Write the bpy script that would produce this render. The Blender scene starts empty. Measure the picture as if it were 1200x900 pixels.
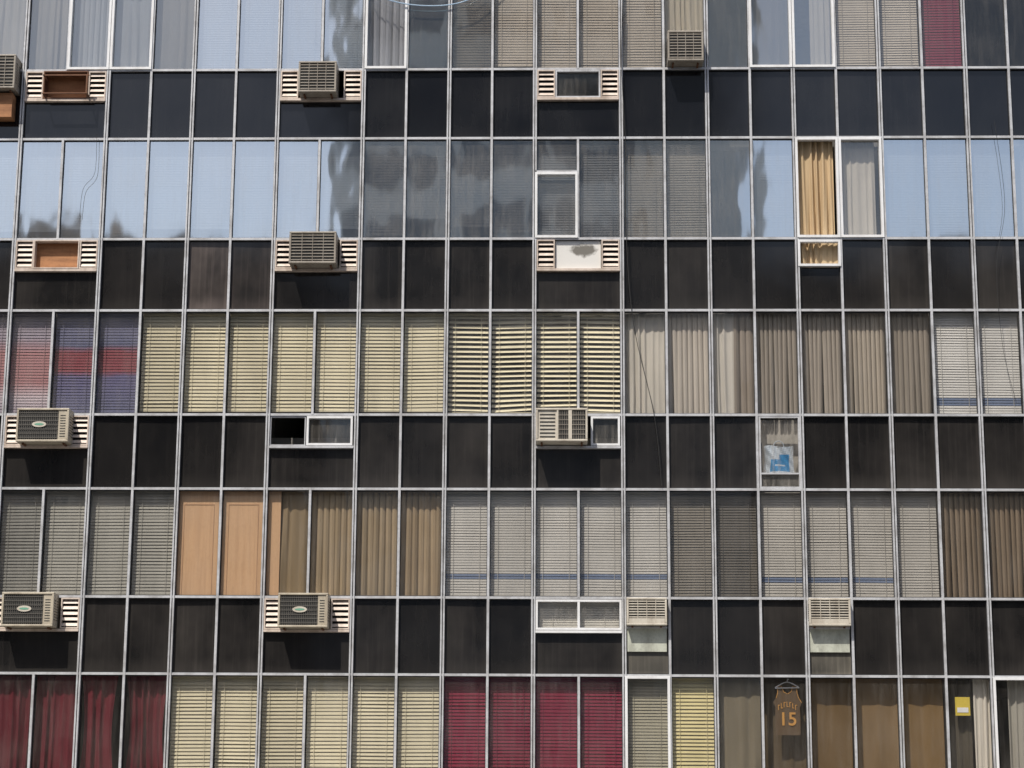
import bpy, math, random
import numpy as np
from mathutils import Vector, Matrix
random.seed(7)
scene=bpy.context.scene
W=0.75; Z4=8.7
# ------------------------------------------------------------------ camera solve
FPX=2400.0
def rot(a,b,c):
    ca,sa,cb,sb,cc,sc=math.cos(a),math.sin(a),math.cos(b),math.sin(b),math.cos(c),math.sin(c)
    X=np.array([[1,0,0],[0,ca,-sa],[0,sa,ca]]);Y=np.array([[cb,0,sb],[0,1,0],[-sb,0,cb]]);Z=np.array([[cc,-sc,0],[sc,cc,0],[0,0,1]])
    return Z@Y@X
obs=[]
ys={0:(83,82,79),1:(163,162,160),2:(281,281,281),3:(366,366,365),4:(488,488,488),5:(573,573,574),6:(699,699,701),7:(790,791,794)}
for r,(a,b,c) in ys.items():
    obs.append((-10,r,179-34*(a-82)/711.,a)); obs.append((0,r,678,b)); obs.append((9,r,1130+32*(c-80)/715.,c))
def model(p):
    C=np.array(p[:3]);R=rot(*p[3:6]);F,hw=p[6],p[7];out=[]
    for j,r,u,v in obs:
        k=r//2; z=Z4+(2-k)*F-(0 if r%2==0 else F-hw)
        l=R.T@(np.array([j*W,0,z])-C)
        out+= [600+FPX*l[0]/-l[2]-u, 450-FPX*l[1]/-l[2]-v]
    return np.array(out)
p=np.array([0,-34,1.7,math.radians(102.7),0,0,3.08,1.83])
for it in range(25):
    r0=model(p);J=np.zeros((len(r0),8))
    for i in range(8):
        q=p.copy();q[i]+=1e-5;J[:,i]=(model(q)-r0)/1e-5
    p=p-np.linalg.lstsq(J,r0,rcond=None)[0]
F,HW=float(p[6]),float(p[7]); HS=F-HW
cam=bpy.data.objects.new("camera",bpy.data.cameras.new("camera"));scene.collection.objects.link(cam)
cam.location=[float(x) for x in p[:3]];cam.rotation_euler=[float(x) for x in p[3:6]]
cam.data.lens=FPX/1200*36;cam.data.sensor_width=36;cam.data.clip_end=3000;scene.camera=cam
def ZT(k): return Z4+(2-k)*F
# ------------------------------------------------------------------ world
w=bpy.data.worlds.new("World");scene.world=w;w.use_nodes=True
nt=w.node_tree;nt.nodes.clear()
sk=nt.nodes.new("ShaderNodeTexSky");sk.sky_type='NISHITA';sk.sun_disc=False;sk.dust_density=2.8;sk.air_density=1.0;sk.ozone_density=1.0
L=Vector((0.5,1,-1.7)).normalized()
sk.sun_elevation=math.asin(-L.z);sk.sun_rotation=math.atan2(-L.x,-L.y)
bg=nt.nodes.new("ShaderNodeBackground");bg.inputs[1].default_value=0.13
o=nt.nodes.new("ShaderNodeOutputWorld");nt.links.new(sk.outputs[0],bg.inputs[0]);nt.links.new(bg.outputs[0],o.inputs[0])
sd=bpy.data.lights.new("sun",'SUN');sd.energy=5.0;sd.angle=math.radians(0.5);sd.color=(1,0.94,0.85)
so=bpy.data.objects.new("sun",sd);scene.collection.objects.link(so);so.rotation_euler=L.to_track_quat('-Z','Y').to_euler();so.location=(-20,-40,70)
scene.view_settings.view_transform='Standard';scene.view_settings.look='None'
# ------------------------------------------------------------------ materials
def newmat(n):
    m=bpy.data.materials.new(n);m.use_nodes=True;m.node_tree.nodes.clear();return m,m.node_tree.nodes,m.node_tree.links
def posnoise(N,K,sc,scale,detail=5,rough=0.6,off=(0,0,0)):
    g=N.new("ShaderNodeNewGeometry");mp=N.new("ShaderNodeMapping");mp.inputs['Scale'].default_value=sc;mp.inputs['Location'].default_value=off
    K.new(g.outputs['Position'],mp.inputs['Vector']);n=N.new("ShaderNodeTexNoise");n.inputs['Scale'].default_value=scale
    n.inputs['Detail'].default_value=detail;n.inputs['Roughness'].default_value=rough;K.new(mp.outputs[0],n.inputs['Vector']);return n.outputs['Fac']
def ramp(N,K,src,a,b,va=0,vb=1):
    r=N.new("ShaderNodeMapRange");r.inputs['From Min'].default_value=a;r.inputs['From Max'].default_value=b
    r.inputs['To Min'].default_value=va;r.inputs['To Max'].default_value=vb;K.new(src,r.inputs['Value']);return r.outputs[0]
def mixc(N,K,f,a,b):
    m=N.new("ShaderNodeMix");m.data_type='RGBA'
    if isinstance(f,float): m.inputs[0].default_value=f
    else: K.new(f,m.inputs[0])
    for s,v in ((6,a),(7,b)):
        if isinstance(v,tuple): m.inputs[s].default_value=(*v,1)
        else: K.new(v,m.inputs[s])
    return m.outputs[2]
def mth(N,K,op,a,b=None,c=None,clamp=False):
    m=N.new("ShaderNodeMath");m.operation=op;m.use_clamp=clamp
    for i,v in enumerate((a,b,c)):
        if v is None: continue
        if isinstance(v,(int,float)): m.inputs[i].default_value=v
        else: K.new(v,m.inputs[i])
    return m.outputs[0]
MC={}
def mat(name,col,rough=0.6,dirt=0.35,metal=0.0,dcol=None,sc=(3,3,0.8),spec=0.4,var=0.0):
    key=(name,)
    if key in MC: return MC[key]
    m,N,K=newmat(name);b=N.new("ShaderNodeBsdfPrincipled");o=N.new("ShaderNodeOutputMaterial");K.new(b.outputs[0],o.inputs[0])
    d=dcol or tuple(c*0.45 for c in col)
    f=ramp(N,K,posnoise(N,K,sc,1.6,4),0.42,0.72,0,dirt);f2=posnoise(N,K,(1,1,1),22,2)
    c=mixc(N,K,f,col,d);c=mixc(N,K,ramp(N,K,f2,0.5,0.8,0,dirt*0.5),c,d)
    K.new(c,b.inputs['Base Color']);b.inputs['Roughness'].default_value=rough;b.inputs['Metallic'].default_value=metal
    b.inputs['Specular IOR Level'].default_value=spec
    MC[key]=m;return m
def cloth(name,col,trans=0.25,var=0.08,fold=True):
    key=('cloth',name)
    if key in MC: return MC[key]
    m,N,K=newmat(name);o=N.new("ShaderNodeOutputMaterial");a=N.new("ShaderNodeBsdfDiffuse")
    f=ramp(N,K,posnoise(N,K,(1,1,0.35),1.7,3),0.35,0.75,0,0.5)
    c=mixc(N,K,f,col,tuple(x*0.6 for x in col))
    oi=N.new("ShaderNodeObjectInfo");h=N.new("ShaderNodeHueSaturation");K.new(c,h.inputs['Color']);K.new(ramp(N,K,oi.outputs['Random'],0,1,1-var,1+var),h.inputs['Value'])
    K.new(h.outputs[0],a.inputs[0])
    if trans>.15:
        t=N.new("ShaderNodeBsdfTranslucent");mx=N.new("ShaderNodeMixShader")
        K.new(h.outputs[0],t.inputs[0]);mx.inputs[0].default_value=trans
        K.new(a.outputs[0],mx.inputs[1]);K.new(t.outputs[0],mx.inputs[2]);K.new(mx.outputs[0],o.inputs[0])
    else: K.new(a.outputs[0],o.inputs[0])
    MC[key]=m;return m
def glass(R,tint=0.88,dust=0.10):
    key=('glass',R,tint,dust)
    if key in MC: return MC[key]
    m,N,K=newmat("window_glass");o=N.new("ShaderNodeOutputMaterial")
    t=N.new("ShaderNodeBsdfTransparent");t.inputs[0].default_value=(tint,tint*.99,tint*0.98,1)
    g=N.new("ShaderNodeBsdfGlossy");g.inputs['Roughness'].default_value=0.04;g.inputs[0].default_value=(0.94,0.99,1,1)
    b=N.new("ShaderNodeBump");b.inputs['Strength'].default_value=1;b.inputs['Distance'].default_value=0.0065
    K.new(posnoise(N,K,(1.6,1.6,0.7),1.2,1.5,0.4),b.inputs['Height']);K.new(b.outputs[0],g.inputs['Normal'])
    lw=N.new("ShaderNodeLayerWeight");lw.inputs[0].default_value=.5
    p5=mth(N,K,'POWER',lw.outputs['Facing'],5.0)
    fr=mth(N,K,'MULTIPLY_ADD',p5,1-R,R,True)
    m1=N.new("ShaderNodeMixShader");K.new(fr,m1.inputs[0]);K.new(t.outputs[0],m1.inputs[1]);K.new(g.outputs[0],m1.inputs[2])
    d=N.new("ShaderNodeBsdfDiffuse");d.inputs[0].default_value=(0.42,0.39,0.35,1)
    s1=ramp(N,K,posnoise(N,K,(9,9,0.7),1.3,4,0.7),0.45,0.8,0.02,dust*1.6);s2=ramp(N,K,posnoise(N,K,(1,1,1),1.1,3),0.4,0.75,0,dust)
    m2=N.new("ShaderNodeMixShader");K.new(mth(N,K,'ADD',s1,s2),m2.inputs[0]);K.new(m1.outputs[0],m2.inputs[1]);K.new(d.outputs[0],m2.inputs[2])
    K.new(m2.outputs[0],o.inputs[0]);MC[key]=m;return m
def spandrel(name,base,dust,amt):
    key=('sp',name)
    if key in MC: return MC[key]
    m,N,K=newmat(name);b=N.new("ShaderNodeBsdfPrincipled");o=N.new("ShaderNodeOutputMaterial");K.new(b.outputs[0],o.inputs[0])
    tc=N.new("ShaderNodeTexCoord");sp=N.new("ShaderNodeSeparateXYZ");K.new(tc.outputs['Generated'],sp.inputs[0])
    edge=ramp(N,K,sp.outputs['Z'],0.0,0.22,1,0)
    e2=ramp(N,K,mth(N,K,'ABSOLUTE',mth(N,K,'SUBTRACT',sp.outputs['X'],.5)),.38,.5,0,1)
    runs=ramp(N,K,posnoise(N,K,(14,14,0.4),1.2,5,0.7),0.5,0.8,0,1)
    cl=ramp(N,K,posnoise(N,K,(.8,.8,.5),1.0,4,0.6),0.38,0.8,0.12,1)
    a=mth(N,K,'MULTIPLY_ADD',edge,0.4,cl);a=mth(N,K,'MULTIPLY_ADD',runs,0.35,a);a=mth(N,K,'MULTIPLY_ADD',e2,0.3,a)
    oi=N.new("ShaderNodeObjectInfo");rr=ramp(N,K,oi.outputs['Random'],0,1,0.4,1.3)
    a=mth(N,K,'MULTIPLY',a,rr);a=mth(N,K,'MULTIPLY',a,amt,clamp=True)
    K.new(mixc(N,K,a,base,dust),b.inputs['Base Color']);b.inputs['Roughness'].default_value=0.09
    bp=N.new("ShaderNodeBump");bp.inputs['Distance'].default_value=0.003;bp.inputs['Strength'].default_value=1;K.new(posnoise(N,K,(1,1,1),1.2,1),bp.inputs['Height']);K.new(bp.outputs[0],b.inputs['Normal'])
    MC[key]=m;return m
ALU=mat("aluminium",(0.55,0.56,0.58),0.42,0.55,0.15,(0.17,0.155,0.14),(2,2,2))
DARK=mat("dark_gasket",(0.02,0.02,0.022),0.7,0.2)
WHITE=mat("white_painted_metal",(0.76,0.77,0.78),0.4,0.3,0,(0.35,0.32,0.28))
CREAM=mat("cream_painted_metal",(0.62,0.53,0.46),0.5,0.6,0,(0.22,0.16,0.11))
INT=mat("interior_wall",(0.12,0.115,0.11),0.9,0.3)
ACB=mat("ac_beige",(0.46,0.41,0.32),0.5,0.55,0,(0.18,0.14,0.10))
ACG=mat("ac_grey",(0.31,0.28,0.235),0.5,0.55,0,(0.12,0.09,0.07))
ACF=mat("ac_fin_grey",(0.14,0.13,0.115),0.5,0.4)
ACW=mat("ac_white",(0.56,0.52,0.44),0.5,0.5,0,(0.22,0.17,0.12))
COIL=mat("coil_dark",(0.03,0.03,0.028),0.6,0.4)
WOOD=mat("plywood",(0.42,0.20,0.09),0.75,0.6,0,(0.12,0.05,0.025),(1,1,6))
RUST=mat("rusty_steel",(0.16,0.075,0.04),0.8,0.6)
CONC=mat("concrete",(0.30,0.29,0.27),0.9,0.4)
SPA=spandrel("spandrel_dark_glass",(0.005,0.006,0.009),(0.050,0.049,0.049),0.36)
SPB=spandrel("spandrel_dusty_glass",(0.006,0.006,0.0065),(0.085,0.076,0.068),0.42)
# ------------------------------------------------------------------ mesh helper
class MB:
    def __init__(s): s.v=[];s.f=[];s.mi=[];s.mats=[]
    def m(s,mt):
        if mt not in s.mats: s.mats.append(mt)
        return s.mats.index(mt)
    def box(s,x0,x1,y0,y1,z0,z1,mt):
        i=len(s.v);s.v+=[(x0,y0,z0),(x1,y0,z0),(x1,y1,z0),(x0,y1,z0),(x0,y0,z1),(x1,y0,z1),(x1,y1,z1),(x0,y1,z1)]
        for f in ((0,3,2,1),(4,5,6,7),(0,1,5,4),(1,2,6,5),(2,3,7,6),(3,0,4,7)): s.f.append(tuple(i+a for a in f));s.mi.append(s.m(mt))
    def quad(s,a,b,c,d,mt):
        i=len(s.v);s.v+=[a,b,c,d];s.f.append((i,i+1,i+2,i+3));s.mi.append(s.m(mt))
    def poly(s,pts,mt):
        i=len(s.v);s.v+=pts;s.f.append(tuple(range(i,i+len(pts))));s.mi.append(s.m(mt))
    def ring(s,x0,x1,y0,y1,z0,z1,t,mt):
        s.box(x0,x1,y0,y1,z1-t,z1,mt);s.box(x0,x1,y0,y1,z0,z0+t,mt);s.box(x0,x0+t,y0,y1,z0+t,z1-t,mt);s.box(x1-t,x1,y0,y1,z0+t,z1-t,mt)
    def mesh(s,name,origin=(0,0,0)):
        me=bpy.data.meshes.new(name);ox,oy,oz=origin
        me.from_pydata([(a-ox,b-oy,c-oz) for a,b,c in s.v],[],s.f)
        for mt in s.mats: me.materials.append(mt)
        me.polygons.foreach_set("material_index",s.mi);me.update();return me
def wloc(ob):
    v=ob.location.copy()
    while ob.parent is not None: ob=ob.parent;v+=ob.location
    return v
def link(name,me,parent=None,loc=(0,0,0)):
    ob=bpy.data.objects.new(name,me);scene.collection.objects.link(ob);ob.location=loc
    if parent is not None:
        ob.parent=parent;ob.location=Vector(loc)-wloc(parent)
    return ob
def top(ob,label,cat,group=None):
    ob["label"]=label;ob["category"]=cat
    if group: ob["group"]=group
    return ob
def obj(mb,name,parent=None,origin=None):
    if origin is None:
        a=np.array(mb.v);origin=(float(a[:,0].mean()),float(a[:,1].mean()),float(a[:,2].min()))
    return link(name,mb.mesh(name,origin),parent,origin)
def tube(pts,r,mt,name,label,cat="cable",parent=None):
    mb=MB();n=6;P=[Vector(q) for q in pts]
    for i,q in enumerate(P):
        t=(P[min(i+1,len(P)-1)]-P[max(i-1,0)]).normalized();a=t.cross(Vector((0.3,1,0.2))).normalized();b=t.cross(a)
        for k in range(n):
            an=2*math.pi*k/n;mb.v.append(tuple(q+a*r*math.cos(an)+b*r*math.sin(an)))
        if i:
            for k in range(n):
                mb.f.append(((i-1)*n+k,(i-1)*n+(k+1)%n,i*n+(k+1)%n,i*n+k));mb.mi.append(mb.m(mt))
    ob=obj(mb,name,parent)
    if label: top(ob,label,cat)
    return ob
def smooth(pts,n=10):
    out=[];P=[Vector(q) for q in pts]
    for i in range(len(P)-1):
        p0,p1,p2,p3=P[max(i-1,0)],P[i],P[i+1],P[min(i+2,len(P)-1)]
        for k in range(n):
            t=k/n;out.append(0.5*((2*p1)+(p2-p0)*t+(2*p0-5*p1+4*p2-p3)*t*t+(3*p1-p0-3*p2+p3)*t**3))
    out.append(P[-1]);return out
# ------------------------------------------------------------------ building
JA,JB=-14,12
B=bpy.data.objects.new("office_building",None);scene.collection.objects.link(B);B.location=(-0.75,0,0)
top(B,"glass curtain-wall office block with dark dusty spandrels and aluminium mullions","office building")
ZTOP=ZT(0)+HW;ZBOT=ZT(4)
splitbays={(k,j) for k in range(4) for j in (-13,-7,-1)}
for j in range(JA,JB+1):
    x=j*W;major=(j%2!=0)
    if major:
        mb=MB()
        mb.box(x-0.034,x-0.008,-0.07,0.035,ZBOT,ZTOP,ALU);mb.box(x+0.008,x+0.034,-0.07,0.035,ZBOT,ZTOP,ALU);mb.box(x-0.0085,x+0.0085,-0.045,0.03,ZBOT,ZTOP,DARK);mb.box(x-0.043,x+0.043,-0.018,0.0295,ZBOT,ZTOP,DARK)
        obj(mb,"mullion",B,(x,0,ZBOT))
    else:
        segs=[];z=ZBOT
        for k in (3,2,1,0):
            if (k,j-1) in splitbays:
                segs.append((z,ZT(k)-HS));z=ZT(k)
        segs.append((z,ZTOP))
        for a,b in segs:
            mb=MB();mb.box(x-0.020,x+0.020,-0.06,0.035,a,b,ALU);mb.box(x-0.03,x+0.03,-0.018,0.03,a,b,DARK)
            obj(mb,"mullion",B,(x,0,a))
xa,xb=JA*W,JB*W
tr=[]
for k in range(5): tr+= [ZT(k),ZT(k)+HW]
for z in tr:
    mb=MB();mb.box(xa,xb,-0.055,0.032,z-0.020,z+0.020,ALU);mb.box(xa,xb,-0.014,0.028,z-0.034,z+0.034,DARK);obj(mb,"transom",B,(0,0,z))
mb=MB()
for k in range(-1,4):
    z=ZT(k) if k>=0 else ZT(0)+F
    mb.box(xa-1.2,xb+1.2,0.75,6,z-HS+0.02,z-0.25,CONC)
mb.box(xa-1.2,xb+1.2,6,6.3,0,ZTOP+1.5,INT)
obj(mb,"floor_slab",B)
mb=MB()
for x in np.arange(xa,xb,4.5): mb.box(x+0.6,x+0.72,1.0,5.6,ZBOT,ZTOP,INT)
obj(mb,"partition_wall",B)
mb=MB()
mb.box(xa-1.2,xa-0.045,-0.1,6.4,0,ZTOP+2.2,CONC);mb.box(xb+0.045,xb+1.2,-0.1,6.4,0,ZTOP+2.2,CONC)
mb.box(xa-0.04,xb+0.04,-0.02,0.3,ZTOP+0.025,ZTOP+2.2,CONC);mb.box(xa-0.04,xb+0.04,0.0,0.3,0,ZBOT-0.025,CONC);mb.box(xa-1.2,xb+1.2,-0.15,6.5,ZTOP+2.201,ZTOP+2.4,CONC)
obj(mb,"wall",B)
stain=spandrel("spandrel_stained_glass",(0.012,0.012,0.012),(0.20,0.165,0.15),0.9)
skip={(2,4),(3,1),(3,5),(1,5)}
for k in range(4):
    for j in range(JA,JB):
        j0=j if j%2 else j-1
        bay=(k,j0) in splitbays
        if bay and j!=j0: continue
        if (k,j) in skip: continue
        x0=j*W+0.01;x1=(j+(2 if bay else 1))*W-0.01
        zt=ZT(k)-(0.56 if bay else 0);zb=ZT(k)-HS
        mb=MB();m=SPA if k<1 else SPB
        if (k,j) in ((1,-9),(1,-8)): m=stain
        t=random.uniform(-.004,.004);u=random.uniform(-.006,.006)
        mb.quad((x0,0.012+t,zb),(x1,0.012-t,zb),(x1,0.012-t+u,zt),(x0,0.012+t+u,zt),m)
        mb.box(x0,x1,0.03,0.06,zb,zt,DARK)
        ob=obj(mb,"spandrel_panel",B)
        if m is stain: ob["label"]="dark spandrel panel with pale pinkish stains"
def dpanel(k,j,zt,zb,m=SPB):
    mb=MB();mb.quad((j*W+.01,.012,zb),(j*W+W-.01,.012,zb),(j*W+W-.01,.012,zt),(j*W+.01,.012,zt),m);mb.box(j*W+.01,j*W+W-.01,.03,.06,zb,zt,DARK);return obj(mb,"spandrel_panel",B)
Rd={}
for j in range(JA,JB):
    Rd[0,j]=0.22 if j<=-10 else 0.55 if j<=-4 else 0.35 if j==-3 else 0.2 if j<=2 else 0.45 if j==3 else 0.3 if j<=5 else 0.10
    Rd[1,j]=0.62 if j<=-2 else 0.38 if j<=2 else 0.62
    Rd[2,j]=0.14 if j<-10 else 0.07
    Rd[3,j]=0.07;Rd[4,j]=0.07
Rd[1,6]=0.13;Rd[0,9]=Rd[0,10]=Rd[0,11]=0.06;Rd[0,8]=0.07;Rd[0,-5]=0.22
noglass={(1,5)}
sash={(0,-12):1,(0,-11):1,(0,-5):1,(0,4):1,(0,5):1,(1,-1):0.66,(1,5):1,(1,6):1,(4,1):1,(4,9):1}
WIN={}
for k in range(5):
    for j0 in range(-15,JB,2):
        mb=MB();zb,zt=ZT(k),ZT(k)+HW
        for j in (j0,j0+1):
            if j<JA or j>=JB or (k,j) in noglass: continue
            x0,x1=j*W+.005,(j+1)*W-.005
            a,b=random.uniform(-.0018,.0018),random.uniform(-.004,.004)
            tint=0.40 if (k==0 and j>=9) else (0.86 if k<2 else 0.94)
            g=glass(Rd[k,j],tint,0.10 if (k==1 and -6<j<4) else 0.06)
            mb.quad((x0,a-b,zb),(x1,-a-b,zb),(x1,-a+b,zt),(x0,a+b,zt),g)
        if not mb.v: continue
        WIN[k,j0]=obj(mb,"window",B)
for (k,j),fr in sash.items():
    j0=j if j%2 else j-1
    x0,x1=j*W,(j+1)*W;zb,zt=ZT(k)+.01,ZT(k)+HW*fr-.01
    mb=MB();mb.ring(x0+.005,x1-.005,-.082,.02,zb,zt,.042,WHITE)
    if fr<1: mb.box(x0+.005,x1-.005,-.07,.02,zt+.004,zt+.03,ALU)
    ob=obj(mb,"sash_frame",WIN[k,j0]);ob["label"]="white painted opening sash frame"
def grille(x0,x1,zb,zt):
    mb=MB();mb.ring(x0,x1,-.075,-.0,zb,zt,.022,CREAM);n=5;h=(zt-zb-.044)/n
    mb.box(x0+.02,x1-.02,-.004,.05,zb+.02,zt-.02,DARK)
    for i in range(n):
        z=zb+.022+h*(i+.5)
        i0=len(mb.v)
        mb.box(x0+.022,x1-.022,-.068,-.058,z-.026,z+.026,CREAM)
        for q in range(i0,len(mb.v)):
            a,b,c=mb.v[q]; mb.v[q]=(a,b-(z-c)*0.5+.02,c)
    return obj(mb,"louvre_grille",B)
def subsill(k,j0,m=CREAM):
    mb=MB();z=ZT(k)-.56;mb.box(j0*W+.038,(j0+2)*W-.038,-.085,.02,z-.020,z+.020,m);obj(mb,"opening_sill",B)
# ------------------------------------------------------------------ air conditioners
def ac(xc,zb,w,h,d,kind,label):
    e=bpy.data.objects.new("air_conditioner",None);scene.collection.objects.link(e);e.location=(xc,0,zb)
    top(e,label,"air conditioner","air conditioners mounted in the facade")
    cm={'A':ACB,'B':ACG,'C':ACW,'D':ACW}[kind]
    x0,x1=xc-w/2,xc+w/2;z0,z1=zb,zb+h;yf=-d
    mb=MB();mb.box(x0,x1,yf+.03,.12,z0,z1,cm);t=.035
    mb.ring(x0-.002,x1+.002,yf,yf+.034,z0-.002,z1+.002,t,cm)
    o1=obj(mb,"casing",e)
    bv=o1.modifiers.new("bevel",'BEVEL');bv.width=.008;bv.segments=2
    for s,xx in ((-1,x0),(1,x1)):
        mb=MB()
        for i in range(8):
            z=z0+h*(.2+.08*i)
            for c0,c1 in ((.12,.45),(.52,.85)):
                a,b=yf+d*c0+.02,yf+d*c1
                mb.box(min(xx,xx+s*.004),max(xx,xx+s*.004),a,b,z,z+.012,COIL)
        obj(mb,"side_louvre",e)
    yb=yf+.028;mb=MB()
    if kind=='A':
        xm=x1-w*.2
        mb.box(x0+t,xm,yb-.003,yb+.004,z0+t,z1-t,COIL);n=20
        for i in range(n):
            x=x0+t+(xm-x0-t)*(i+.5)/n;mb.box(x-.003,x+.003,yb-.012,yb-.002,z0+t,z1-t,ACF)
        for i in range(7):
            z=z0+t+(h-2*t)*(i+.5)/7;mb.box(x0+t,xm,yb-.018,yb-.013,z-.004,z+.004,ACF)
        mb.box(xm,x1-t,yb-.012,yb+.004,z0+t,z1-t,cm)
        for i in range(9):
            z=z0+t+.05+i*(h-2*t-.1)/9;mb.box(xm+.03,x1-t-.02,yb-.015,yb-.011,z,z+.014,COIL)
        obj(mb,"condenser_grille",e)
        mb=MB();cx,cz=(x0+xm)/2+.03,z0+h*.52
        mb.poly([(cx+.12*math.cos(a),yb-.022,cz+.05*math.sin(a)) for a in np.linspace(0,2*math.pi,24,endpoint=False)],ACW)
        mb.poly([(cx+.08*math.cos(a),yb-.0245,cz+.018*math.sin(a)) for a in np.linspace(0,2*math.pi,20,endpoint=False)],mat("badge_green",(.15,.35,.25),.5,.2))
        obj(mb,"badge",e)
    elif kind in 'BD':
        mb.box(x0+t,x1-t,yb-.003,yb+.004,z0+t,z1-t,COIL);n=9 if kind=='B' else 7
        zlo=z0+t if kind=='B' else z0+h*.25
        for i in range(n):
            z=zlo+(z1-t-zlo)*(i+.5)/n;hh=.007 if kind=='B' else .009;mb.box(x0+t,x1-t,yb-.016,yb-.003,z-hh,z+hh,cm)
        if kind=='D': mb.box(x0+t,x1-t,yb-.02,yb+.004,z0+t,z0+h*.25,cm)
        for i in range(1,4):
            x=x0+t+(w-2*t)*i/4;mb.box(x-.005,x+.005,yb-.022,yb-.016,z0+t,z1-t,cm)
        obj(mb,"condenser_grille",e)
    else:
        xm=x0+w*.42;mb.box(x0+t,xm,yb-.003,yb+.004,z0+t,z1-t,cm)
        for i in range(7):
            z=z0+t+.03+i*(h-2*t-.05)/7;mb.box(x0+t+.03,xm-.04,yb-.008,yb-.002,z,z+.022,COIL)
        mb.box(xm,x1-t,yb-.003,yb+.004,z0+t,z1-t,COIL)
        for i in range(1,12):
            x=xm+(x1-t-xm)*i/12;mb.box(x-.003,x+.003,yb-.014,yb-.004,z0+t,z1-t,ACG)
        for i in range(1,6):
            z=z0+t+(h-2*t)*i/6;mb.box(xm,x1-t,yb-.02,yb-.0145,z-.004,z+.004,ACG)
        mb.box(xm-.014,xm+.014,yb-.024,yb+.003,z0+t,z1-t,cm);mb.box(xm+.18,xm+.24,yb-.026,yb-.0205,z0+t,z1-t,cm)
        obj(mb,"condenser_grille",e)
    for xx in (x0+.08,x1-.11):
        mb=MB();mb.box(xx,xx+.03,yf+.1,.0,z0-.03,z0-.003,RUST)
        obj(mb,"bracket",e)
    return e
GH=.56
def bayx(j0): return j0*W+.04,(j0+2)*W-.04
for (k,j0) in sorted(splitbays):
    if (k,j0) in ((2,-7),(2,-1),(3,-1)): subsill(k,j0,WHITE if k==3 else ALU);continue
    subsill(k,j0);a,b=bayx(j0);zt=ZT(k)-.026;zb=ZT(k)-GH+.026
    grille(a,a+.31,zb,zt);grille(b-.31,b,zb,zt)
ac(-6*W-.03,ZT(0)-.53,.66,.56,.38,'B',"grey boxy air conditioner with louvred back between cream grilles")
ac(-6*W-.03,ZT(1)-.53,.80,.56,.40,'B',"weathered grey air conditioner with louvred back between cream grilles")
ac(-12*W+.0,ZT(2)-.53,.88,.57,.38,'A',"beige air conditioner with oval badge between cream grilles")
ac(-12*W-.08,ZT(3)-.53,.86,.56,.38,'A',"beige air conditioner with oval badge and stained casing")
ac(-6*W-.03,ZT(3)-.53,.82,.56,.38,'A',"beige air conditioner with oval badge over dark panel")
ac(-1*W+.47,ZT(2)-.52,.86,.56,.42,'C',"white air conditioner with half louvred back beside small window")
ac(2*W+.37,ZT(0)+.03,.62,.55,.36,'B',"small brownish air conditioner standing at window bottom over wire bracket")
ac(1*W+.37,ZT(3)-.46,.66,.45,.2,'D',"small white air conditioner above pale blanking panel")
ac(5*W+.37,ZT(3)-.46,.68,.45,.2,'D',"small white air conditioner above greenish blanking panel")
ac(-14*W+.35,ZT(0)-.45,.66,.62,.40,'B',"grey air conditioner above rusty brown tray")
mb=MB();mb.box(-14*W+.05,-14*W+.62,-.25,.0,ZT(0)-.93,ZT(0)-.49,WOOD);top(obj(mb,"wooden_box"),"brown wooden box under an air conditioner","box")
def filler(k,j0,m,name,label,y=.02,x0=None,x1=None):
    a,b=bayx(j0);a=a+.32 if x0 is None else x0;b=b-.32 if x1 is None else x1
    mb=MB();mb.box(a,b,y,y+.02,ZT(k)-GH+.02,ZT(k)-.02,m);ob=obj(mb,name,B);ob["label"]=label;return ob
for k in (0,1):
    filler(k,-13,WOOD,"board","weathered brown plywood board closing an empty opening",y=.16 if k==0 else .05)
    a,b=bayx(-13);mb=MB();mb.ring(a+.315,b-.315,-.09,.15,ZT(k)-GH+.024,ZT(k)-.024,.02,RUST if k==0 else CREAM)
    ob=obj(mb,"opening_frame",B)
mb=MB();a,b=bayx(-13);mb.box(a+.36,b-.25,-.30,-.27,ZT(0)-.19,ZT(0)-.165,RUST);mb.box(b-.30,b-.27,-.30,.02,ZT(0)-.52,ZT(0)-.5,RUST);mb.box(b-.30,b-.275,-.30,-.27,ZT(0)-.5,ZT(0)-.19,RUST);mb.box(a+.36,a+.385,-.30,.02,ZT(0)-.19,ZT(0)-.17,RUST);mb.box(a+.36,a+.385,-.30,.02,ZT(0)-.52,ZT(0)-.5,RUST);mb.box(a+.385,b-.3,-.30,-.27,ZT(0)-.52,ZT(0)-.5,RUST)
top(obj(mb,"metal_bracket"),"empty rusty steel bracket in a boarded opening","bracket")
a,b=bayx(-1)
mb=MB();mb.ring(a+.315,b-.315,-.06,.03,ZT(0)-GH+.024,ZT(0)-.024,.03,ALU);mb.quad((a+.34,0,ZT(0)-GH+.05),(b-.34,0,ZT(0)-GH+.05),(b-.34,.003,ZT(0)-.05),(a+.34,.003,ZT(0)-.05),glass(.12,.5,.1));obj(mb,"slot_window",B)
m,N,K=newmat("stained_white_board");bs=N.new("ShaderNodeBsdfPrincipled");oo=N.new("ShaderNodeOutputMaterial");K.new(bs.outputs[0],oo.inputs[0])
tcn=N.new("ShaderNodeTexCoord");vm=N.new("ShaderNodeVectorMath");vm.operation='SUBTRACT';vm.inputs[1].default_value=(.62,.5,.66);K.new(tcn.outputs['Generated'],vm.inputs[0])
v2=N.new("ShaderNodeVectorMath");v2.operation='MULTIPLY';v2.inputs[1].default_value=(.7,0,.95);K.new(vm.outputs[0],v2.inputs[0])
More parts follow.
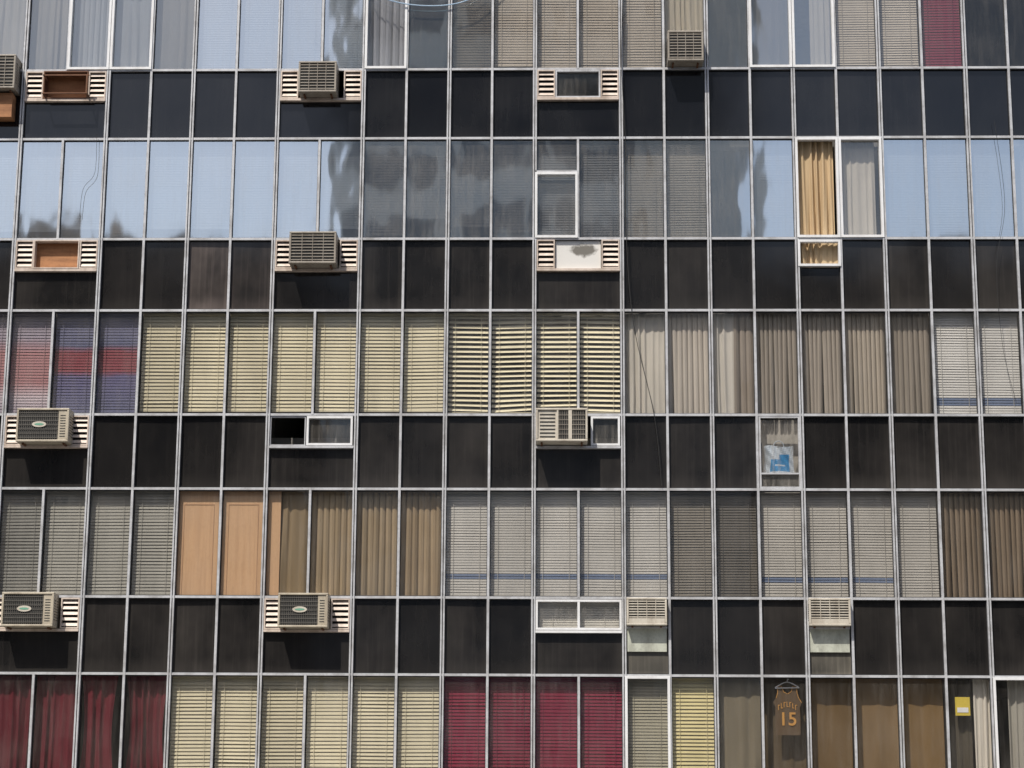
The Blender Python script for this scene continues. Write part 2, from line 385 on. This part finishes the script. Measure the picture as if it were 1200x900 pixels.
ln=N.new("ShaderNodeVectorMath");ln.operation='LENGTH';K.new(v2.outputs[0],ln.inputs[0])
f=ramp(N,K,mth(N,K,'MULTIPLY_ADD',posnoise(N,K,(1,1,1),7,4),.3,ln.outputs['Value']),0.30,0.38,1,0);K.new(mixc(N,K,f,(.66,.65,.62),(.16,.15,.13)),bs.inputs['Base Color'])
filler(1,-1,m,"board","white board with dark round stain closing an opening",y=-.01)
def slider(x0,x1,zb,zt,R,tint,n=2):
    mb=MB();mb.ring(x0,x1,-.07,.03,zb,zt,.035,WHITE)
    for i in range(1,n):
        x=x0+(x1-x0)*i/n;mb.box(x-.02,x+.02,-.068,.028,zb+.035,zt-.035,WHITE)
    mb.quad((x0+.03,-.01,zb+.03),(x1-.03,-.01,zb+.03),(x1-.03,-.008,zt-.03),(x0+.03,-.008,zt-.03),glass(R,tint,.15));return obj(mb,"slot_window",B)
a,b=bayx(-7);slider(a+.62,b-.02,ZT(2)-.53,ZT(2)-.03,.25,.7,1)
mb=MB();mb.ring(a,a+.60,-.04,.03,ZT(2)-.53,ZT(2)-.03,.015,ALU);obj(mb,"opening_frame",B)
a,b=bayx(-1);slider(b-.50,b-.01,ZT(2)-.53,ZT(2)-.03,.1,.6,1);slider(a,b,ZT(3)-.53,ZT(3)-.03,.12,.9,2)
PAN=mat("pale_blanking_panel",(.50,.52,.44),.5,.6,0,(.12,.11,.09))
for j,lab in ((1,"pale stained blanking panel"),(5,"greenish white blanking panel")):
    mb=MB();z=ZT(3)-.50
    mb.box(j*W+.05,(j+1)*W-.05,-.03,.02,z-.38,z,PAN);obj(mb,"blanking_panel",B)["label"]=lab
    dpanel(3,j,z-.38,ZT(3)-HS,spandrel("spandrel_pale_dusty",(.03,.03,.028),(.22,.20,.165),1.3))
    mb=MB();mb.box(j*W+.04,(j+1)*W-.04,-.05,.0,z-.002,z+.03,ALU);obj(mb,"opening_sill",B)
    mb=MB();mb.box(j*W+.04,(j+1)*W-.04,.0,.03,z+.03,ZT(3)-.02,DARK);obj(mb,"board",B)
zt,zb=ZT(2)-.02,ZT(2)-HS+.02
mb=MB();x0=4*W+.03;x1=5*W-.03
mb.ring(x0,x1,-.05,.03,zb,zt,.03,ALU);mb.box(x0,x1,-.048,.028,zb+.24,zb+.265,ALU)
mb.quad((x0,0,zb),(x1,0,zb),(x1,.003,zt),(x0,.003,zt),glass(.06,.9,.28));mb.box(x0,x1,.30,.33,zb,zt,mat("grey_backing",(.42,.40,.36),.8,.6));obj(mb,"slot_window",B)
BAGW=mat("bag_white",(.50,.58,.66),.4,.3);BAGB=mat("bag_blue",(.02,.24,.52),.4,.2)
mb=MB();bx,bz=x0+.09,zb+.28
nx,nz=14,16
def bagpt(i,jj,bw,bh):
    u,v=i/nx,jj/nz;return (bx+bw*(u+.02*math.sin(5*v+2)*(1 if u>.5 else -1)),.12+.03*math.sin(9*u+4*v)-.06*math.sin(math.pi*u)+.008*math.sin(23*u+17*v),bz+bh*v+(.015*math.sin(7*u) if jj==nz else 0))
for i in range(nx):
    for q in range(nz):
        mt=BAGB if ((q<8 and 2<i<12) or (8<=q<11 and 6<i<12)) and q>0 and not (q==4 and 4<i<10) else BAGW
        mb.quad(bagpt(i,q,.50,.46),bagpt(i+1,q,.50,.46),bagpt(i+1,q+1,.50,.46),bagpt(i,q+1,.50,.46),mt)
hs=[(bx+.16,.09,bz+.45),(bx+.19,.09,bz+.52),(bx+.26,.09,bz+.55),(bx+.32,.09,bz+.51),(bx+.34,.09,bz+.45)]
bag=obj(mb,"shopping_bag");top(bag,"blue and white carrier bag leaning behind dirty glass","bag")
tube(smooth(hs,5),.008,BAGW,"handle",None,parent=bag)
z1,z0=ZT(1)-.03,ZT(1)-.50
mb=MB();mb.ring(5*W+.01,6*W-.01,-.08,.02,z0,z1,.04,WHITE);obj(mb,"opening_frame",B)["label"]="white frame of the small open pane"
dpanel(1,5,z0-.003,ZT(1)-HS)
# ------------------------------------------------------------------ blinds & curtains
def venetian(k,j,col,name,pitch=.05,tilt=20,label=None,band=None,drop=0.0,frac=1.0,z0=None,z1=None,x0=None,x1=None,sag=0):
    zb=ZT(k)+.05 if z0 is None else z0;zt=ZT(k)+HW-.05 if z1 is None else z1
    xa_,xb_=(j*W+.03 if x0 is None else x0),((j+1)*W-.03 if x1 is None else x1)
    h=zt-zb;w_=xb_-xa_;m=cloth("slat_"+name,col,.12,.09)
    mb=MB();n=int(h*frac/pitch);sw=pitch*1.12/2 if tilt<30 else pitch*.82/2
    t0=math.radians(tilt+random.uniform(-2.5,2.5));ph=random.random()*6;skew=random.gauss(0,.002)
    bent={random.randrange(n):random.uniform(-12,14) for _ in range(random.choice((0,1,2,3)))}
    for i in range(n):
        z=h-(i+.5)*pitch;t=t0+math.radians(random.gauss(0,1.8)+2.5*math.sin(i*.35+ph)+bent.get(i,0));dy,dz=sw*math.sin(t),sw*math.cos(t)
        sk=random.gauss(0,.0014)+skew+sag*(.006+(.022*(i/n)**6))
        mt=m
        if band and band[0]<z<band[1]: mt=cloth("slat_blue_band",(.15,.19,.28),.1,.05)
        zm=z-abs(sag)*.012*(i/n)
        P=[(-w_/2,-dy,z-dz-sk),(w_/2,-dy,z-dz+sk),(w_/2,-.004,zm+sk),(-w_/2,-.004,zm-sk),(w_/2,dy,z+dz+sk),(-w_/2,dy,z+dz-sk)]
        mb.quad(P[0],P[1],P[2],P[3],mt);mb.quad(P[3],P[2],P[4],P[5],mt)
    zl=h-n*pitch
    for xx in (-w_*.32,w_*.32): mb.box(xx-.003,xx+.003,-sw-.003,-sw+.001,zl,h,m)
    mb.box(-w_/2,w_/2,-.02,.02,h,h+.03,m);mb.box(-w_/2,w_/2,-.012,.012,zl-.02,zl-.002,m)
    ob=link("venetian_blind",mb.mesh("venetian_blind"),None,((xa_+xb_)/2,.10,zb))
    top(ob,label or (name.replace('_',' ')+" venetian blind hanging behind window glass"),"blind","venetian blinds behind the windows")
def curtain(k,j,col,name,folds=7,amp=.03,x0=0,x1=1,z0=None,z1=None,label=None,trans=.25,gather=0,y=.13,m=None,stripes=None):
    zb=ZT(k)+.03 if z0 is None else z0;zt=ZT(k)+HW-.02 if z1 is None else z1
    xa_,xb_=j*W+.02+x0*(W-.04),j*W+.02+x1*(W-.04);w_=xb_-xa_;h=zt-zb
    nx=int(folds*9);nz=14;mb=MB();m=m or cloth("cloth_"+name,col,trans,.1);ph=random.random()*6;p2=random.random()*6
    mb.m(m)
    for q in range(nz+1):
        v=q/nz
        for i in range(nx+1):
            u=i/nx
            uu=u+.025*math.sin(2*math.pi*u*2.3+p2)+.02*math.sin(3*v+ph)*math.sin(4*u+p2)
            a=amp*(1-.25*v)*(.7+.5*math.sin(u*5+p2))
            yy=a*math.sin(2*math.pi*folds*uu+ph+.9*math.sin(2.5*v+p2))+.35*a*math.sin(2*math.pi*folds*2.1*uu+p2)
            xx=w_*(u-.5)*(1-gather*math.sin(math.pi*min(1,(1-v)*1.0)))
            mb.v.append((xx,yy,h*v))
    for q in range(nz):
        for i in range(nx):
            b0=q*(nx+1)+i;mb.f.append((b0,b0+1,b0+nx+2,b0+nx+1));mb.mi.append(0)
    me=mb.mesh("curtain");me.polygons.foreach_set("use_smooth",[True]*len(me.polygons))
    ob=link("curtain",me,None,((xa_+xb_)/2,y,zb));top(ob,label or (name.replace('_',' ')+" curtain hanging in folds behind window glass"),"curtain","curtains behind the windows")
    return ob
def vertical(k,j,col,name,n=8,ang=25,label=None,x0=0,x1=1):
    zb=ZT(k)+.04;zt=ZT(k)+HW-.03;w_=(W-.05)*(x1-x0);xl=j*W+.025+x0*(W-.05);h=zt-zb;mb=MB();m=cloth("vane_"+name,col,.2,.1)
    n=max(2,int(n*(x1-x0)))
    for i in range(n):
        c=-w_/2+w_*(i+.5)/n;a=math.radians(ang+random.gauss(0,7));hw_=.56*w_/n*1.0/ max(.5,math.cos(a)) ;s=random.gauss(0,.01);r=hw_
        dx,dy=r*math.cos(a),r*math.sin(a);k_=.018
        pts=[(-1,0),(-.33,-k_),(.33,-k_),(1,0)]
        for q in range(3):
            (u0,b0),(u1,b1)=pts[q],pts[q+1]
            A=(c+s+u0*dx,u0*dy+b0,0);Bq=(c+s+u1*dx,u1*dy+b1,0)
            mb.quad(A,Bq,(Bq[0]-s,Bq[1],h),(A[0]-s,A[1],h),m)
    mb.box(-w_/2,w_/2,-.02,.02,h,h+.03,m)
    ob=link("vertical_blind",mb.mesh("vertical_blind"),None,(xl+w_/2,.14,zb));top(ob,label or (name.replace('_',' ')+" vertical vane blind behind window glass"),"blind","vertical blinds behind the windows")
def board(k,j,x0=0,x1=1):
    mb=MB();xl,xr=j*W+.03+x0*(W-.06),j*W+.03+x1*(W-.06)
    e=mat("tan_board_edge",(.42,.25,.14),.8,.3)
    mb.box(xl,xr,.06,.08,ZT(k)+.03,ZT(k)+HW-.03,mat("tan_board",(.58,.37,.21),.75,.5,0,(.40,.23,.12),(10,10,.5)))
    if x1-x0>.9:
        mb.box(xl+.09,xl+.10,.054,.0598,ZT(k)+.05,ZT(k)+HW-.26,e);mb.box(xr-.10,xr-.09,.054,.0598,ZT(k)+.05,ZT(k)+HW-.26,e);mb.box(xl+.09,xr-.09,.054,.0598,ZT(k)+HW-.26,ZT(k)+HW-.25,e)
    top(obj(mb,"wooden_board"),"tan wooden board closing a window from inside","board","wooden boards behind the windows")
CR=(.64,.59,.43);LG=(.48,.47,.44);PB=(.42,.46,.50);CRIM=(.20,.028,.052);MAR=(.17,.03,.042);WH=(.72,.68,.60);BR=(.36,.275,.17);GBR=(.36,.31,.26)
curtain(0,-14,LG,"pale_grey",5);curtain(0,-13,(.33,.32,.30),"smoky_grey",6);vertical(0,-12,(.42,.44,.46),"blue_grey",7,20);curtain(0,-11,(.38,.40,.42),"cool_grey",4,.02);curtain(0,-10,(.34,.34,.34),"smoky_grey",4,.02)
for j in (-9,-8,-7,-6): venetian(0,j,PB,"pale_blue_grey",.045,15)
vertical(0,-5,(.66,.68,.74),"white",6,30)
venetian(0,-3,(.26,.23,.19),"dim_beige",.05,18)
for j in (-2,-1,0,1): venetian(0,j,(.58,.52,.44),"beige",.05,18,frac=1 if j!=-2 else .97)
curtain(0,2,(.70,.64,.52),"light_beige",7);curtain(0,4,(.2,.2,.2),"dark_grey",4,.02);curtain(0,5,(.56,.52,.44),"beige",4,x0=.45)
for j in (6,7): venetian(0,j,(.50,.455,.385),"grey_beige",.045,18)
venetian(0,8,(.24,.05,.075),"dusty_crimson",.05,18)
for j in range(-14,-5): venetian(1,j,PB,"pale_blue_grey",.045,15,frac=random.choice((.9,.94,.97)))
for j in (-1,0): venetian(1,j,(.26,.27,.28),"slate_grey",.045,18)
for j in (1,2): venetian(1,j,(.42,.39,.34),"grey_beige_dusty",.045,18)
for j in (-5,-4,-3,-2): venetian(1,j,(.26,.26,.26),"charcoal",.05,20,frac=(.97,.8,.9,.95)[j+5])
for j in (4,7,8,9): venetian(1,j,PB,"pale_blue_grey",.045,15)
curtain(1,5,(.84,.64,.40),"golden_yellow",6,.045,x0=0,x1=.92,label="golden yellow curtain bunched in an open window",trans=.3,y=.08)
curtain(1,5,(.84,.64,.40),"golden_yellow",6,.04,z0=ZT(1)-.5,z1=ZT(1)-.03,label="hem of golden yellow curtain showing in small open pane",y=.10)
curtain(1,6,(.72,.68,.60),"off_white",5,.03,x0=.0,x1=.88,trans=.2);curtain(1,10,(.5,.48,.42),"ivory",5,x0=.2);venetian(1,11,PB,"pale_blue_grey",.045,15)
def striped(name,bands,pos):
    m,N,K=newmat(name);o=N.new("ShaderNodeOutputMaterial");d=N.new("ShaderNodeBsdfDiffuse");K.new(d.outputs[0],o.inputs[0])
    tc=N.new("ShaderNodeTexCoord");sp=N.new("ShaderNodeSeparateXYZ");K.new(tc.outputs['Generated'],sp.inputs[0])
    cr=N.new("ShaderNodeValToRGB");e=cr.color_ramp.elements
    while len(e)>1:e.remove(e[-1])
    e[0].position=pos[0];e[0].color=(*bands[0],1)
    for c,q in zip(bands[1:],pos[1:]): n=e.new(q);n.color=(*c,1)
    z=mth(N,K,'MULTIPLY_ADD',posnoise(N,K,(1,1,1),2.5,3),.10,mth(N,K,'SUBTRACT',sp.outputs['Z'],.05))
    K.new(z,cr.inputs[0]);K.new(cr.outputs[0],d.inputs[0]);return m
PK=(.42,.22,.23);BL=(.15,.16,.25);RD=(.27,.085,.10);LI=(.36,.32,.38)
m1=striped("pink_lilac_cloth",[LI,(.55,.48,.52),PK,PK,LI,(.3,.27,.31)],[0,.15,.3,.6,.75,1]);m2=striped("blue_red_cloth",[BL,(.15,.14,.25),RD,RD,BL,(.20,.20,.29)],[0,.36,.42,.6,.68,1])
for j,m_,l_ in ((-14,m1,"pink and lilac striped slats behind glass"),(-13,m1,"pink and lilac striped slats behind glass"),(-12,m2,"blue slats with red band behind glass"),(-11,m2,"blue slats with red band behind glass")):
    MC[('cloth','slat_banded%d'%j)]=m_;venetian(2,j,PK,"banded%d"%j,.05,15,label=l_)
for j in range(-10,-3): venetian(2,j,CR,"cream",.062,20,frac=1)
for j in range(-3,1): venetian(2,j,(.78,.72,.53),"open_cream",.085,38,label="cream venetian blind with open sagging slats",sag=(-.4,1,.4,-.3)[j+3])
curtain(2,1,WH,"white",6,.03,trans=.2);vertical(2,2,(.68,.62,.54),"pale_taupe",8,20)
curtain(2,3,(.80,.76,.68),"bright_white",3,.03,x0=0,x1=.55,trans=.2);vertical(2,3,GBR,"taupe",8,25,x0=.55)
for j in (4,5): vertical(2,j,(.46,.41,.35),"taupe_dusty",9,25)
vertical(2,6,(.52,.46,.38),"taupe_light",9,25);vertical(2,7,(.42,.37,.31),"taupe_mid",8,22)
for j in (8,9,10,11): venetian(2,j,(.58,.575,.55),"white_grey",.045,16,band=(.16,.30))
for j in (-14,-12,-11,-10): venetian(3,j,(.35,.345,.31),"dusty_grey",.055,18)
venetian(3,-13,(.25,.25,.23),"dark_grey",.055,22)
board(3,-9);board(3,-8);board(3,-7,0,.32)
curtain(3,-7,BR,"tan_brown",3,.03,x0=.3,x1=1)
for j in (-6,-5,-4): vertical(3,j,((.48,.375,.245),(.46,.36,.235),(.40,.305,.195))[j+6],("tan","light_brown","brown")[j+6],7,24)
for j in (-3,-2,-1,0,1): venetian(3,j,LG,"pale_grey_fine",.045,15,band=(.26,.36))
venetian(3,2,(.20,.185,.16),"smoky_brown",.045,25);venetian(3,3,(.13,.12,.105),"dark_smoky",.045,25)
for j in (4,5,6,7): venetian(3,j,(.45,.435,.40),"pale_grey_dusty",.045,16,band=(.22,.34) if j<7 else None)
for j in (8,9,10,11): vertical(3,j,(.31,.24,.17),"coffee_brown",8,32)
for j,(a,b) in {-14:(0,1),-13:(0,1),-12:(0,1),-11:(.0,.85),-10:(0,1)}.items(): curtain(4,j,MAR,"maroon",5 if j!=-11 else 3,.045,x0=a,x1=b,gather=.25 if j in(-11,-10) else 0)
for j in range(-9,-3): venetian(4,j,CR if j<-6 else (.60,.56,.40),"cream",.06,22)
for j in range(-3,1): venetian(4,j,CRIM,"crimson",.055,18)
venetian(4,1,(.36,.34,.26),"olive_grey",.05,20);venetian(4,2,(.62,.55,.30),"yellow_cream",.06,25)
curtain(4,3,(.28,.24,.165),"khaki",3,.02);curtain(4,4,(.14,.105,.065),"dark_khaki",3,.02,y=.3)
for j,c in ((5,(.19,.125,.06)),(6,(.27,.185,.10)),(7,(.23,.15,.07))): curtain(4,j,c,"brown_"+("dark","tan","warm")[j-5],2,.012,y=.2)
curtain(4,8,(.12,.105,.08),"dark_brown",3,.02,x0=0,x1=.6,y=.25);curtain(4,8,WH,"white",3,.04,x0=.62,x1=1)
curtain(4,9,(.66,.62,.52),"ivory",4,.035,x0=.35);curtain(4,10,(.6,.58,.5),"ivory",6,.035);venetian(4,11,LG,"pale_grey_fine",.045,15)
YL=mat("yellow_card",(.62,.48,.06),.6,.25)
zz=ZT(4)+HW-.62
mb=MB();mb.box(8*W+.16,8*W+.40,.10,.115,zz,zz+.30,YL);mb.box(8*W+.19,8*W+.37,.094,.0998,zz+.05,zz+.13,WHITE);top(obj(mb,"paper_notice"),"small yellow card with white strip inside window","notice")
a,b=bayx(-1);venetian(3,-1,(.62,.60,.54),"ivory_fine",.04,18,z0=ZT(3)-.5,z1=ZT(3)-.07,x0=a+.04,x1=b-.04,label="ivory slats behind small sliding window")
JD=mat("shirt_dark",(.10,.065,.035),.8,.2);JO=mat("shirt_orange",(.52,.27,.07),.7,.35)
cx=4*W+.42;zc=ZT(4)+HW-.95
out=[(-.20,0),(.20,0),(.205,.25),(.20,.45),(.235,.53),(.19,.60),(.165,.68),(.155,.80),(.09,.80),(.06,.71),(0,.67),(-.06,.71),(-.09,.80),(-.155,.80),(-.165,.68),(-.19,.60),(-.235,.53),(-.20,.45),(-.205,.25)]
mb=MB();mb.poly([(cx+x,.07,zc+z) for x,z in out],JD)
shirt=obj(mb,"sports_shirt");top(shirt,"dark brown sleeveless sports shirt with orange trim hanging behind window","shirt")
mb=MB();n=len(out)
for i in range(n):
    if 0<=i<4 or i>=14+1: continue
    (xA,zA),(xB,zB)=out[i],out[(i+1)%n];d=Vector((xB-xA,zB-zA)).normalized();nn=Vector((-d.y,d.x))*.010
    mb.quad((cx+xA,.066,zc+zA),(cx+xB,.066,zc+zB),(cx+xB+nn.x,.066,zc+zB+nn.y),(cx+xA+nn.x,.066,zc+zA+nn.y),JO)
for i in range(7):
    u=(i-3)/3.;z=zc+.50-.05*u*u;x=cx+u*.14
    mb.box(x-.016,x-.005,.060,.064,z-.045,z+.04,JO);mb.box(x-.0045,x+.015,.060,.064,z-.045 if i%2 else z+.028,z-.033 if i%2 else z+.04,JO)
obj(mb,"trim",shirt)
cu=bpy.data.curves.new("shirt_number",'FONT');cu.body="15";cu.size=.30;cu.align_x='CENTER';cu.extrude=.001;cu.offset=.004
tmp=bpy.data.objects.new("tmp",cu);scene.collection.objects.link(tmp);bpy.context.view_layer.update()
me=bpy.data.meshes.new_from_object(tmp.evaluated_get(bpy.context.evaluated_depsgraph_get()));bpy.data.objects.remove(tmp)
me.materials.clear();me.materials.append(JO);me.transform(Matrix.Rotation(math.radians(90),4,'X'))
link("shirt_number",me,shirt,(cx,.060,zc+.16))
hg=tube(smooth([(cx-.20,.06,zc+.77),(cx,.06,zc+.86),(cx+.20,.06,zc+.77)],5)+[Vector((cx-.2,.06,zc+.76))],.009,WHITE,"clothes_hanger","white wire clothes hanger holding a shirt","hanger")
tube(smooth([(cx,.06,zc+.86),(cx+.01,.06,zc+.91),(cx+.03,.06,zc+.90)],4),.008,WHITE,"hook",None,parent=hg)
# ------------------------------------------------------------------ cables
CB=mat("black_cable",(.02,.02,.02),.6,.1);CW=mat("blue_white_cable",(.35,.48,.62),.5,.1)
zc0=ZT(0)
tube(smooth([(1.05*W,-.09,zc0+1.2),(1.02*W,-.1,zc0),(1.1*W,-.09,zc0-1.5),(1.1*W,-.1,zc0-3.0),(1.25*W,-.1,zc0-4.6),(1.7*W,-.1,zc0-6.2),(1.85*W,-.09,zc0-7.4)],8),.006,CB,"cable","thin black cable hanging loosely down the facade")
tube(smooth([(-5.2*W,-.1,zc0+1.75),(-4.6*W,-.12,zc0+1.32),(-3.6*W,-.12,zc0+1.16),(-2.6*W,-.12,zc0+1.26),(-1.8*W,-.1,zc0+1.75)],8),.011,CW,"cable","pale blue cable sagging across the upper windows")
tube(smooth([(9.6*W,-.1,zc0-1.0),(9.75*W,-.1,zc0-2.5),(9.5*W,-.1,zc0-3.6),(9.55*W,-.1,zc0-5),(9.8*W,-.1,zc0-6.0)],8),.0035,CB,"cable","thin black cable drooping past pale blinds")
tube(smooth([(-11.2*W,-.1,zc0-1.2),(-11.2*W,-.1,zc0-1.9),(-11.45*W,-.1,zc0-2.2),(-11.5*W,-.1,zc0-2.7)],8),.0035,CB,"cable","thin black cable dangling over sky-reflecting glass")
# ------------------------------------------------------------------ street & opposite side
def plain(name,mb):
    ob=obj(mb,name);ob["kind"]="structure";return ob
ASP=mat("asphalt",(.05,.05,.052),.9,.3);PAV=mat("pavement_stone",(.28,.27,.25),.9,.4)
mb=MB();mb.quad((-1500,-1500,-.01),(1500,-1500,-.01),(1500,1500,-.01),(-1500,1500,-.01),PAV);plain("ground",mb)
mb=MB();mb.quad((-300,-52,.0),(300,-52,.0),(300,-6,.0),(-300,-6,.0),ASP);plain("road",mb)
mb=MB();mb.box(-300,300,-6,-.0-.2,-.005,.13,PAV);plain("pavement",mb)
mb=MB()
for x in range(-60,60,6): mb.quad((x,-29.1,.004),(x+3,-29.1,.004),(x+3,-28.95,.004),(x,-28.95,.004),WHITE)
plain("road_marking",mb)
def block(x0,x1,y0,h,col,name,label,fl=3.3,bay=3.0,roof=None,depth=16,wcol=(.03,.035,.04),dirt=.35):
    e=bpy.data.objects.new(name,None);scene.collection.objects.link(e);e.location=((x0+x1)/2,y0,0);top(e,label,"building")
    wm=mat(name+str(x0),col,.85,dirt,sc=(.3,.3,.1));wd=mat("far_window"+str(wcol[0]),wcol,.2,.3)
    mb=MB();mb.box(x0,x1,y0-depth,y0,0,h,wm);mb.box(x0-.2,x1+.2,y0-depth-.2,y0+.3,h+.003,h+.9,wm)
    if roof: 
        for (a,b,c) in roof: mb.box(a,b,y0-depth*.8,y0-2,h+.9,h+c,wm)
    obj(mb,"wall",e)
    mb=MB();z=4.
    while z+2<h:
        x=x0+.6
        while x+bay<x1+.1:
            mb.box(x,x+bay-.8,y0+.004,y0+.03,z,z+1.6,wd);x+=bay
        z+=fl
    g=obj(mb,"window",e);g["kind"]="stuff"
    return e
block(-11.0,9.0,-60,58,(.78,.77,.75),"office_tower","tall pale grey office tower across the street",wcol=(.28,.29,.31),fl=3.6,bay=5.0,dirt=.2)
block(-80,-50,-60,28,(.30,.26,.22),"apartment_block","brownish apartment block across the street")
block(-49,-33,-62,29.2,(.25,.25,.26),"apartment_block","grey apartment block with rooftop huts across the street",roof=[(-45,-41,3.5)])
block(-32,-12.5,-60,28.2,(.33,.28,.24),"apartment_block","tan apartment block with rooftop tank across the street",roof=[(-27,-24,3.4)])
block(9.6,26,-60,27.3,(.27,.25,.22),"apartment_block","grey-brown apartment block across the street",roof=[(18,20,3)])
block(27,46,-62,28.3,(.24,.22,.21),"apartment_block","dark apartment block across the street")
block(47,80,-60,27,(.3,.28,.24),"apartment_block","beige apartment block across the street")
